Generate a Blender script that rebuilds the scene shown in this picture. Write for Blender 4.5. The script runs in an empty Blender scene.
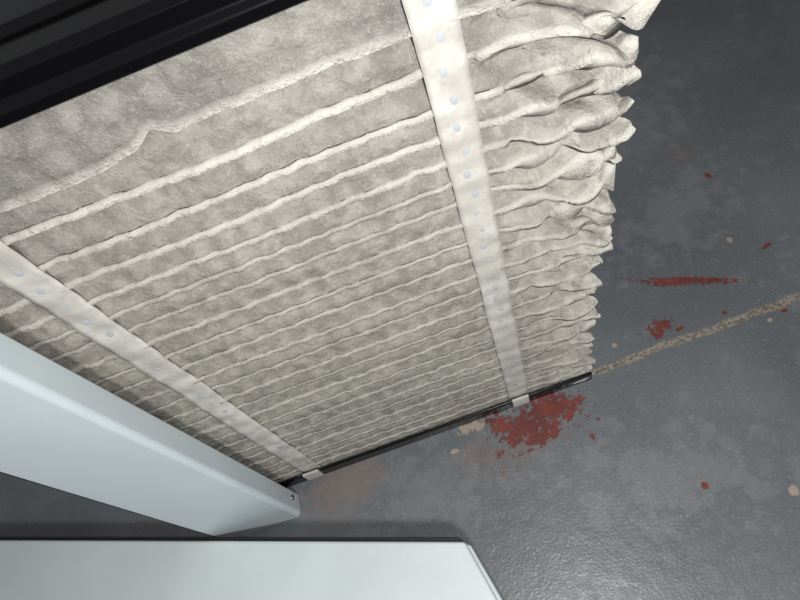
import bpy, math, random
from mathutils import Vector as V, Matrix, noise
random.seed(4)
H=0.91
sc=bpy.context.scene
sc.view_settings.view_transform='Standard'

# ---------------- camera (hand-held phone, looking down) ----------------
d=V((175,345,600)).normalized()
a=V((.934,-.350,-.072)); a=(a-d*a.dot(d)).normalized()
n=d.cross(a)
def w(r): return V((r.dot(a),-r.dot(n),-r.dot(d)))
R=w(V((1,0,0))); U=-w(V((0,1,0))); B=-w(V((0,0,1)))
cam=bpy.data.cameras.new("camera"); camo=bpy.data.objects.new("camera",cam)
sc.collection.objects.link(camo)
camo.matrix_world=Matrix(((R.x,U.x,B.x,0),(R.y,U.y,B.y,0),(R.z,U.z,B.z,H),(0,0,0,1)))
cam.lens=27; cam.sensor_width=36; cam.clip_start=.01
sc.camera=camo

# ---------------- helpers ----------------
def lin(c):
    return tuple(((x/255)/12.92 if x/255<=.04045 else ((x/255+.055)/1.055)**2.4) for x in c)+(1,)
class NT:
    def __init__(s,name):
        s.m=bpy.data.materials.new(name); s.m.use_nodes=True; s.t=s.m.node_tree
        s.b=s.t.nodes["Principled BSDF"]
    def n(s,ty,**k):
        x=s.t.nodes.new(ty)
        for q,v in k.items(): setattr(x,q,v)
        return x
    def l(s,o,i): s.t.links.new(o,i)
    def setin(s,i,v):
        if hasattr(v,'links'): s.l(v,i)
        else: i.default_value=v
    def math(s,op,x,y=0.0,z=0.0,clamp=False):
        q=s.n('ShaderNodeMath',operation=op,use_clamp=clamp)
        s.setin(q.inputs[0],x); s.setin(q.inputs[1],y); s.setin(q.inputs[2],z)
        return q.outputs[0]
    def noise(s,vec,scale,detail=4,rough=.55,dist=0):
        q=s.n('ShaderNodeTexNoise'); q.inputs['Scale'].default_value=scale
        q.inputs['Detail'].default_value=detail; q.inputs['Roughness'].default_value=rough
        q.inputs['Distortion'].default_value=dist
        s.l(vec,q.inputs['Vector']); return q.outputs[0]
    def step(s,x,lo,hi,a=0.0,b=1.0):
        q=s.n('ShaderNodeMapRange',interpolation_type='SMOOTHSTEP')
        s.setin(q.inputs[0],x)
        for i,v in zip((1,2,3,4),(lo,hi,a,b)): q.inputs[i].default_value=v
        return q.outputs[0]
    def mix(s,f,x,y):
        q=s.n('ShaderNodeMix',data_type='RGBA'); s.setin(q.inputs[0],f)
        s.setin(q.inputs[6],x); s.setin(q.inputs[7],y); return q.outputs[2]
    def bump(s,h,strength,dist,prev=None):
        q=s.n('ShaderNodeBump'); q.inputs['Strength'].default_value=strength
        q.inputs['Distance'].default_value=dist; s.l(h,q.inputs['Height'])
        if prev: s.l(prev,q.inputs['Normal'])
        return q.outputs[0]
    def obj(s): return s.n('ShaderNodeTexCoord').outputs['Object']
def simple(name,col,rough,metal=0,bscale=0,bstr=.1,var=0):
    m=NT(name); o=m.obj()
    base=lin(col)
    if var:
        f=m.noise(o,9,5)
        dark=tuple(c*(1-var) for c in base[:3])+(1,)
        m.l(m.mix(m.step(f,.35,.7),dark,base),m.b.inputs['Base Color'])
    else: m.b.inputs['Base Color'].default_value=base
    m.b.inputs['Roughness'].default_value=rough; m.b.inputs['Metallic'].default_value=metal
    if bscale: m.l(m.bump(m.noise(o,bscale,3),bstr,.001),m.b.inputs['Normal'])
    return m.m
def mesh(name,vs,fs,mat=None,smooth=False,parent=None,bevel=0,seg=3):
    me=bpy.data.meshes.new(name); me.from_pydata(vs,[],fs); me.update()
    o=bpy.data.objects.new(name,me); sc.collection.objects.link(o)
    if mat: me.materials.append(mat)
    if smooth:
        for p in me.polygons: p.use_smooth=True
    if bevel:
        b=o.modifiers.new("bevel",'BEVEL'); b.width=bevel; b.segments=seg; b.limit_method='ANGLE'
        b.harden_normals=False
    if parent: o.parent=parent
    return o
def box(name,x0,x1,y0,y1,z0,z1,mat,parent=None,bevel=0):
    vs=[(x,y,z) for z in (z0,z1) for y in (y0,y1) for x in (x0,x1)]
    fs=[(0,2,3,1),(4,5,7,6),(0,1,5,4),(2,6,7,3),(0,4,6,2),(1,3,7,5)]
    return mesh(name,vs,fs,mat,parent=parent,bevel=bevel)
def prism(name,pts,z0,z1,mat,parent=None,bevel=0):
    k=len(pts)
    vs=[(x,y,z0) for x,y in pts]+[(x,y,z1) for x,y in pts]
    fs=[tuple(range(k))[::-1],tuple(range(k,2*k))]+[(i,(i+1)%k,k+(i+1)%k,k+i) for i in range(k)]
    return mesh(name,vs,fs,mat,parent=parent,bevel=bevel)
def extrude_x(name,prof,x0,x1,mat,parent=None,bevel=0):
    k=len(prof)
    vs=[(x0,y,z) for y,z in prof]+[(x1,y,z) for y,z in prof]
    fs=[tuple(range(k)),tuple(range(k,2*k))[::-1]]+[(i,k+i,k+(i+1)%k,(i+1)%k) for i in range(k)]
    return mesh(name,vs,fs,mat,parent=parent,bevel=bevel)
def empty(name,loc=(0,0,0)):
    e=bpy.data.objects.new(name,None); e.empty_display_size=.05; sc.collection.objects.link(e); return e

# ---------------- floor: worn grey paint over red paint over concrete ----------------
m=NT("painted_concrete"); o=m.obj()
sx=m.n('ShaderNodeSeparateXYZ'); m.l(o,sx.inputs[0]); X,Y=sx.outputs[0],sx.outputs[1]
nf=m.noise(o,75,6,.7); nc=m.noise(o,26,4,.6); nbig=m.noise(o,3.2,4); nfine=m.noise(o,260,3,.6); nr=m.noise(o,150,5,.75)
def blob(cx,cy,rx,ry,ang=0,k=1.2,edge=.12,which=None):
    c,s_=math.cos(ang),math.sin(ang)
    dx=m.math('SUBTRACT',X,cx); dy=m.math('SUBTRACT',Y,cy)
    u=m.math('ADD',m.math('MULTIPLY',dx,c/rx),m.math('MULTIPLY',dy,s_/rx))
    v=m.math('ADD',m.math('MULTIPLY',dx,-s_/ry),m.math('MULTIPLY',dy,c/ry))
    r=m.math('SQRT',m.math('ADD',m.math('MULTIPLY',u,u),m.math('MULTIPLY',v,v)))
    nn=m.math('MULTIPLY',m.math('SUBTRACT',which or nf,.5),k*2)
    r=m.math('ADD',r,nn)
    return m.step(r,1-edge,1+edge,1,0)
def union(l):
    r=l[0]
    for q in l[1:]: r=m.math('MAXIMUM',r,q)
    return r
red=union([blob(.092,.300,.043,.024,-.2,2.6),blob(.045,.287,.036,.020,.5,2.6),blob(.060,.266,.036,.010,.2,3.2),blob(.012,.300,.016,.022,0,3.4),
  blob(.376,.424,.066,.0055,-.418,2.4,.2,nr),blob(.35,.431,.035,.006,-.418,3.0,.2,nr),blob(.41,.408,.022,.005,-.418,2.6,.2,nf),
  blob(.298,.365,.017,.010,.2,3.4,.15,nr),blob(.290,.352,.006,.004,.2,2.4),blob(.241,.129,.005,.0045,0,1.4),blob(.472,.323,.005,.003,0,1),
  blob(.508,.433,.010,.003,.3,2.4),blob(.132,.240,.003,.005,0,1),blob(.325,.352,.006,.003,0,2.2),
  blob(.395,.352,.004,.003,0,1.5),blob(.545,.36,.005,.003,.4,1.5),blob(.505,.60,.004,.006,.4,1.5),blob(.150,.262,.003,.003,0,1.2)])
tan=union([blob(.468,.466,.004,.006,.1,1.2),blob(.445,.316,.004,.003,0,.8),blob(-.069,.286,.006,.004,0,2),
  blob(.340,.088,.006,.006,0,1.4),blob(-.030,.316,.018,.010,0,2.8),
  blob(.223,.362,.004,.004,0,1.2)])
faint=union([blob(.487,.663,.03,.012,.4,3.4,.5),blob(-.03,.27,.03,.02,.1,2.6,.6),blob(.05,.27,.07,.03,.3,2.6,.5)])
scuff=union([blob(.42,.56,.10,.05,.5,3.2,.7,nc),blob(.20,.16,.12,.05,-.3,3.2,.7,nc),blob(-.12,.24,.08,.05,.2,3,.7,nc),blob(.62,.35,.09,.06,0,3,.7,nc),blob(.42,.80,.12,.08,.2,3,.7,nc)])
stain=blob(-.245,.300,.06,.04,.3,2.2,.7)
# seam in the slab running under the filter
wob=m.math('MULTIPLY',m.math('SUBTRACT',nc,.5),.018)
wob2=m.math('MULTIPLY',m.math('SUBTRACT',nbig,.5),.03)
dist=m.math('ABSOLUTE',m.math('SUBTRACT',m.math('ADD',m.math('ADD',Y,wob),wob2),.333))
dist=m.math('ADD',dist,m.math('MULTIPLY',m.math('SUBTRACT',nf,.5),.009))
gate=m.step(X,-.2,-.1)
crack=m.math('MULTIPLY',m.step(dist,.0042,.0078,1,0),gate); core=m.math('MULTIPLY',m.step(dist,-.0005,.0010,1,0),gate)
grey=m.mix(m.step(nbig,.3,.72),lin((82,86,90)),lin((98,102,105)))
grey=m.mix(m.math('MULTIPLY',m.step(nfine,.58,.70),.38),grey,lin((144,146,147)))
grey=m.mix(m.math('MULTIPLY',m.step(nf,.58,.70),.38),grey,lin((60,62,66)))
grey=m.mix(m.math('MULTIPLY',m.step(nr,.62,.70),.30),grey,lin((140,140,138)))
grey=m.mix(m.math('MULTIPLY',m.step(nc,.55,.72),.16),grey,lin((134,134,133)))
grey=m.mix(m.math('MULTIPLY',scuff,.18),grey,lin((148,147,144)))
col=m.mix(m.math('MULTIPLY',stain,.50),grey,lin((124,106,97)))
col=m.mix(m.math('MULTIPLY',faint,.30),col,lin((110,78,70)))
col=m.mix(tan,col,lin((138,126,113)))
redc=m.mix(m.step(nc,.35,.65),lin((82,27,20)),lin((106,40,30)))
redc=m.mix(m.math('MULTIPLY',m.step(nr,.52,.64),.55),redc,lin((72,60,60)))
col=m.mix(m.math('MULTIPLY',red,.95),col,redc)
col=m.mix(m.math('MULTIPLY',crack,.85),col,m.mix(m.step(nr,.40,.60),lin((92,84,73)),lin((140,131,117))))
col=m.mix(m.math('MULTIPLY',core,.55),col,lin((58,52,46)))
m.l(col,m.b.inputs['Base Color'])
rg=m.math('ADD',m.math('MULTIPLY',union([red,tan,crack]),.35),m.step(nf,.3,.7,.28,.44))
m.l(rg,m.b.inputs['Roughness'])
h=m.math('SUBTRACT',m.math('ADD',m.math('MULTIPLY',nfine,.35),m.math('MULTIPLY',nc,.9)),m.math('MULTIPLY',union([red,tan,core]),.35))
m.l(m.bump(h,.6,.002),m.b.inputs['Normal'])
mesh("floor",[(-3,-3,0),(3,-3,0),(3,3,0),(-3,3,0)],[(0,1,2,3)],m.m)

# ---------------- filter ----------------
black=simple("glossy_black_plastic",(4,4,5),.16,0,60,.12)
filt=empty("pleated_air_filter")
# pleated media
Zr=[.748,.676,.641,.608,.581,.555,.529,.503,.475,.446,.416,.386,.356,.326,.296,.266,.236,.206,.176,.147,.118,.090,.062,.036,.010]
Zr=Zr[::-1]                 # bottom to top
NPL=len(Zr)-1; SEG=24; NX=400
X0,X1=-.405,.160
YR=.331
def fbm(x,y,z=0,o=4): return noise.fractal(V((x,y,z)),1.0,2.0,o)
def ss(x,a_,b_):
    t=max(0,min(1,(x-a_)/(b_-a_))); return t*t*(3-2*t)
vs=[];att=[]
# drooping pleat: pinched narrow crest, long gently bellied face, tucked under the next crest
def prof(t,pk,k0):
    if t<pk: return k0*ss(t,0,pk), .7*t
    t1=.86
    if t<t1:
        q=(t-pk)/(t1-pk); return k0+(1-k0)*q**1.2-.05*math.sin(q*math.pi), .7*pk+(.95-.7*pk)*q
    q=(t-t1)/(1-t1)
    return 1-q**1.5, .95+q*.05
rows=NPL*SEG+1
for r in range(rows):
    i=min(r//SEG,NPL-1); t=(r-i*SEG)/SEG
    z0,z1=Zr[i],Zr[i+1]
    top=max(0,min(1,(z0-.50)/.2))
    dep,zf=prof(t,min(.16,.0035/(z1-z0)),.22+.16*top)
    for c in range(NX+1):
        u=c/NX
        u=1-(1-u)**1.35
        e=max(0,(u-.79)/.21)
        x=X0+(X1-X0)*u
        fi=i+t
        def wand(k):
            q=fbm(x*7+k*.13,k*.31,2.0)*(.0014+.002*top)
            q+=fbm(x*36,k*1.7,5.0)*.0006
            if k==NPL-1: q+=.008*math.exp(-((x+.136)/.010)**2)-.006*ss(-x,.139,.19)
            if k==NPL-2: q+=.0025*math.sin(x*22+.6)
            return q
        wi=wand(i)
        z=z0+wi+(z1+wand(i+1)-z0-wi)*zf
        y=YR+(.0100+.0025*top)*dep
        y+=fbm(x*34,z*34,1.0)*.0013*(1+.8*top)+fbm(x*120,z*120,4.0,3)*.0006
        # diamond-quilted embossing
        wq=.9*fbm(x*12,z*12,8,2)
        y+=.0010*math.sin(x*125+z*150+wq)*math.sin(x*125-z*150+wq)
        # crinkled ends
        big=.32+.68*max(0,min(1,(z0-.2)/.35))
        ph=i*2.399
        crest=math.cos(t*2*math.pi)*.5+.5
        amp=ss(e,.05,1)
        fl=amp*big
        y+=fl*(.010*math.sin(u*44+ph)+.007*fbm(x*28,fi*.8,9,3))
        y+=fl*.010*(1-crest)**2
        y-=fl*.016*crest
        z+=fl*(.009*math.sin(u*52+ph*1.3))*(.3+crest)+fl*.003*math.sin(u*120+ph*2)
        lobe=1-(1-crest)**2.4
        ext=.010+.010*ss(z0,.2,.45)+.026*ss(z0,.50,.68)
        ext*=.90+.22*math.sin(ph*3.1)
        x2=x+amp*(ext*lobe-.007*(1-lobe))+amp*(.004*fbm(fi*1.5,3,1,2)+.0018*fbm(fi*7,x*40,1,3))
        vs.append((x2,y,z))
        dd=min(t,1-t)*(z1-z0)
        cr=math.exp(-(dd/.0022)**2)
        att.append((cr,e,top))
fs=[]
for r in range(rows-1):
    for c in range(NX):
        p=r*(NX+1)+c
        fs.append((p,p+1,p+NX+2,p+NX+1))
m=NT("dusty_filter_media"); o=m.obj()
at=m.n('ShaderNodeAttribute',attribute_name="dust"); sp=m.n('ShaderNodeSeparateXYZ'); m.l(at.outputs['Vector'],sp.inputs[0])
cr,ee,tt=sp.outputs
n1=m.noise(o,46,6,.65,.4); n2=m.noise(o,9,3); n3=m.noise(o,500,4,.75); n4=m.noise(o,120,4,.65)
# dirt caught in the quilting
po=m.n('ShaderNodeSeparateXYZ'); m.l(o,po.inputs[0])
sA=m.math('ADD',m.math('MULTIPLY',po.outputs[0],125),m.math('MULTIPLY',n1,4))
sZ=m.math('MULTIPLY',po.outputs[2],150)
qd=m.math('MULTIPLY',m.math('SINE',m.math('ADD',sA,sZ)),m.math('SINE',m.math('SUBTRACT',sA,sZ)))
base=m.mix(m.step(n1,.36,.64),lin((116,113,106)),lin((140,137,129)))
base=m.mix(m.math('MULTIPLY',tt,.8),base,m.mix(m.step(n1,.38,.62),lin((98,95,93)),lin((120,117,114))))
base=m.mix(m.math('MULTIPLY',m.step(qd,-.1,.9),.34),base,lin((90,86,81)))
base=m.mix(m.math('MULTIPLY',m.step(n2,.35,.65),.22),base,lin((160,157,149)))
base=m.mix(m.math('MULTIPLY',m.step(n4,.50,.68),.36),base,lin((96,92,87)))
base=m.mix(m.math('MULTIPLY',m.step(n3,.5,.7),.32),base,lin((174,171,164)))
clean=m.math('MULTIPLY',m.math('MULTIPLY',cr,m.step(n2,.25,.6,.40,.75)),m.math('MULTIPLY_ADD',tt,.5,.6))
base=m.mix(clean,base,lin((194,191,183)))
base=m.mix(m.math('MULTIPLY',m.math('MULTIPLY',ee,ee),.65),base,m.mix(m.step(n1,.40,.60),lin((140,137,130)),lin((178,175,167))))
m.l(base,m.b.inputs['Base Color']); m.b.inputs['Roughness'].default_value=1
m.b.inputs['Specular IOR Level'].default_value=.05
m.l(m.bump(n3,.8,.0014,m.bump(n4,.7,.003,m.bump(n1,.6,.004))),m.b.inputs['Normal'])
media=mesh("pleated_media",vs,fs,m.m,True,filt)
ca=media.data.attributes.new("dust",'FLOAT_VECTOR','POINT')
for i,v in enumerate(att): ca.data[i].vector=v
so=media.modifiers.new("thick",'SOLIDIFY'); so.thickness=.0030; so.offset=1

# black end channels and side rails
extrude_x("bottom_channel",[(.322,.000),(.322,.022),(.3245,.024),(.327,.022),(.327,.006),(.432,.006),(.432,.022),(.436,.022),(.436,.000)],-.40,.168,black,filt,.0012)
tp=[(.316,.728),(.316,.736),(.320,.740),(.320,.751),(.325,.755),(.352,.755),(.354,.760),(.358,.760),(.360,.755),(.500,.755),(.502,.773),(.510,.773),(.510,.742),(.33,.742),(.33,.728)]
extrude_x("top_channel",tp,-.62,.172,black,filt,.001)
box("side_rail_right",.120,.180,.366,.371,.006,.742,black,filt,.001)
box("side_rail_back",.120,.124,.371,.43,.006,.742,black,filt,.001)

# straps
m=NT("white_strap"); o=m.obj()
q=m.noise(o,30,4); q2=m.noise(o,160,4)
sc_=m.mix(m.step(q,.35,.7),lin((156,153,147)),lin((178,176,170)))
m.l(m.mix(m.math('MULTIPLY',m.step(q2,.52,.7),.30),sc_,lin((136,133,127))),m.b.inputs['Base Color'])
m.b.inputs['Roughness'].default_value=.7; m.l(m.bump(m.noise(o,300,2),.3,.0006),m.b.inputs['Normal']); strapm=m.m
gluem=simple("glue_dot",(152,157,160),.4,0,200,.2)
def strap(nm,xc,wd):
    e=empty(nm); e.parent=filt
    vs=[];N=260;M=6
    def yy(z):
        k=min(range(len(Zr)),key=lambda j:abs(Zr[j]-z))
        dz=abs(Zr[k]-z)
        return YR-.0030+min(dz,.014)*.08
    for i in range(N+1):
        z=.020+(.745-.020)*i/N
        for j in range(M+1):
            s=j/M-.5
            x=xc+s*wd+.0012*fbm(z*9,xc,2)
            vs.append((x,yy(z)+.0006*math.sin(z*70+j)+.002*abs(s)**2,z))
    fs=[(i*(M+1)+j,i*(M+1)+j+1,(i+1)*(M+1)+j+1,(i+1)*(M+1)+j) for i in range(N) for j in range(M)]
    b=mesh("band",vs,fs,strapm,True,e); s_=b.modifiers.new("t",'SOLIDIFY'); s_.thickness=.0012; s_.offset=1
    box("end_tab",xc-wd*.42,xc+wd*.42,.3185,.3225,.008,.034,strapm,e,.001)
    vs=[];fs=[]
    z=.07;k=0
    while z<.74:
        cx=xc+(.0015 if k%2 else -.0015); y=yy(z)-.0014
        b0=len(vs); vs.append((cx,y-.0009,z))
        for q in range(14):
            an=q/14*2*math.pi; vs.append((cx+.0031*math.cos(an),y,z+.0042*math.sin(an)))
        for q in range(14): fs.append((b0,b0+1+q,b0+1+(q+1)%14))
        z+=.026;k+=1
    mesh("glue_dots",vs,fs,gluem,True,e)
strap("spacer_strap",.053,.031)
strap("spacer_strap",-.290,.031)

# ---------------- furnace cabinet post ----------------
white=simple("painted_sheet_metal",(178,188,192),.34,0,500,.04,.06)
white2=simple("painted_door_metal",(192,201,202),.36,0,500,.04,.07)
dark=simple("dark_shade",(10,11,13),.6)  # near-black for the strips that stand in for shade
steel=simple("screw_steel",(120,120,120),.35,1)
post=empty("furnace_cabinet_post")
prism("post_body",[(-.451,.272),(-.332,.272),(-.327,.277),(-.327,.307),(-.451,.307)],0,1.25,white,post,.002)
prism("post_shade_strip",[(-.467,.281),(-.4515,.281),(-.4515,.36),(-.467,.36)],0,1.25,dark,post,.001)  # added black strip, paints the shaded gap beside the post
def screw(nm,loc,ax,r,par):
    vs=[];fs=[]
    axv=V(ax); s=axv.orthogonal().normalized(); t2=axv.cross(s)
    for h_,rr in ((0,r),(.0015,r),(.003,r*.7),(.0032,r*.35),(.0018,r*.3)):
        for q in range(18):
            an=q/18*2*math.pi; vs.append(tuple(V(loc)+axv*h_+(s*math.cos(an)+t2*math.sin(an))*rr))
    for k in range(4):
        for q in range(18): fs.append((k*18+q,k*18+(q+1)%18,(k+1)*18+(q+1)%18,(k+1)*18+q))
    fs.append(tuple(range(4*18,5*18)))
    mesh(nm,vs,fs,steel,True,par)
screw("screw_1",(-.327,.294,.03),(1,0,0),.004,post)
screw("screw_2",(-.440,.272,.012),(0,-1,0),.004,post)

# ---------------- access door lying on the floor ----------------
door=empty("furnace_access_door")
P=[(-.95,.4235),(-.0893,.1494),(-.0716,.0708),(-.02,-.16),(-.95,-.16)]
prism("door_pan",P[::-1],.0,.060,white2,door,.004)
Fg=[(-.092,.1494),(-.084,.1440),(-.0665,.0708),(-.0149,-.16),(-.03,-.16),(-.078,.0708)]
prism("door_flange",Fg[::-1],.0,.050,white,door,.002)
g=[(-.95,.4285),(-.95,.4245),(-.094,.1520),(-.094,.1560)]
prism("door_shade_line",g[::1],.0,.056,dark,door,.0005)  # thin black strip drawing the shadow line along the door's back edge

# ---------------- light ----------------
def area(nm,loc,size,en,col,tgt=None):
    l=bpy.data.lights.new(nm,'AREA'); l.shape='DISK'; l.size=size; l.energy=en; l.color=col
    o=bpy.data.objects.new(nm,l); sc.collection.objects.link(o); o.location=loc
    if tgt: o.rotation_euler=(V(tgt)-V(loc)).to_track_quat('-Z','Y').to_euler()
    return o
area("phone_flash",(.04,-.03,.93),.03,4.8,(1,.99,.975),(.12,.25,0))
area("added_fill_light",(.10,-.55,1.12),.18,12.5,(1,.99,.975),(0,.25,.1))  # added fill behind the camera, unseen, evens out the flash falloff
wd=bpy.data.worlds.new("basement_ambient"); sc.world=wd; wd.use_nodes=True
wd.node_tree.nodes["Background"].inputs[0].default_value=(.95,.97,1,1)
wd.node_tree.nodes["Background"].inputs[1].default_value=.17
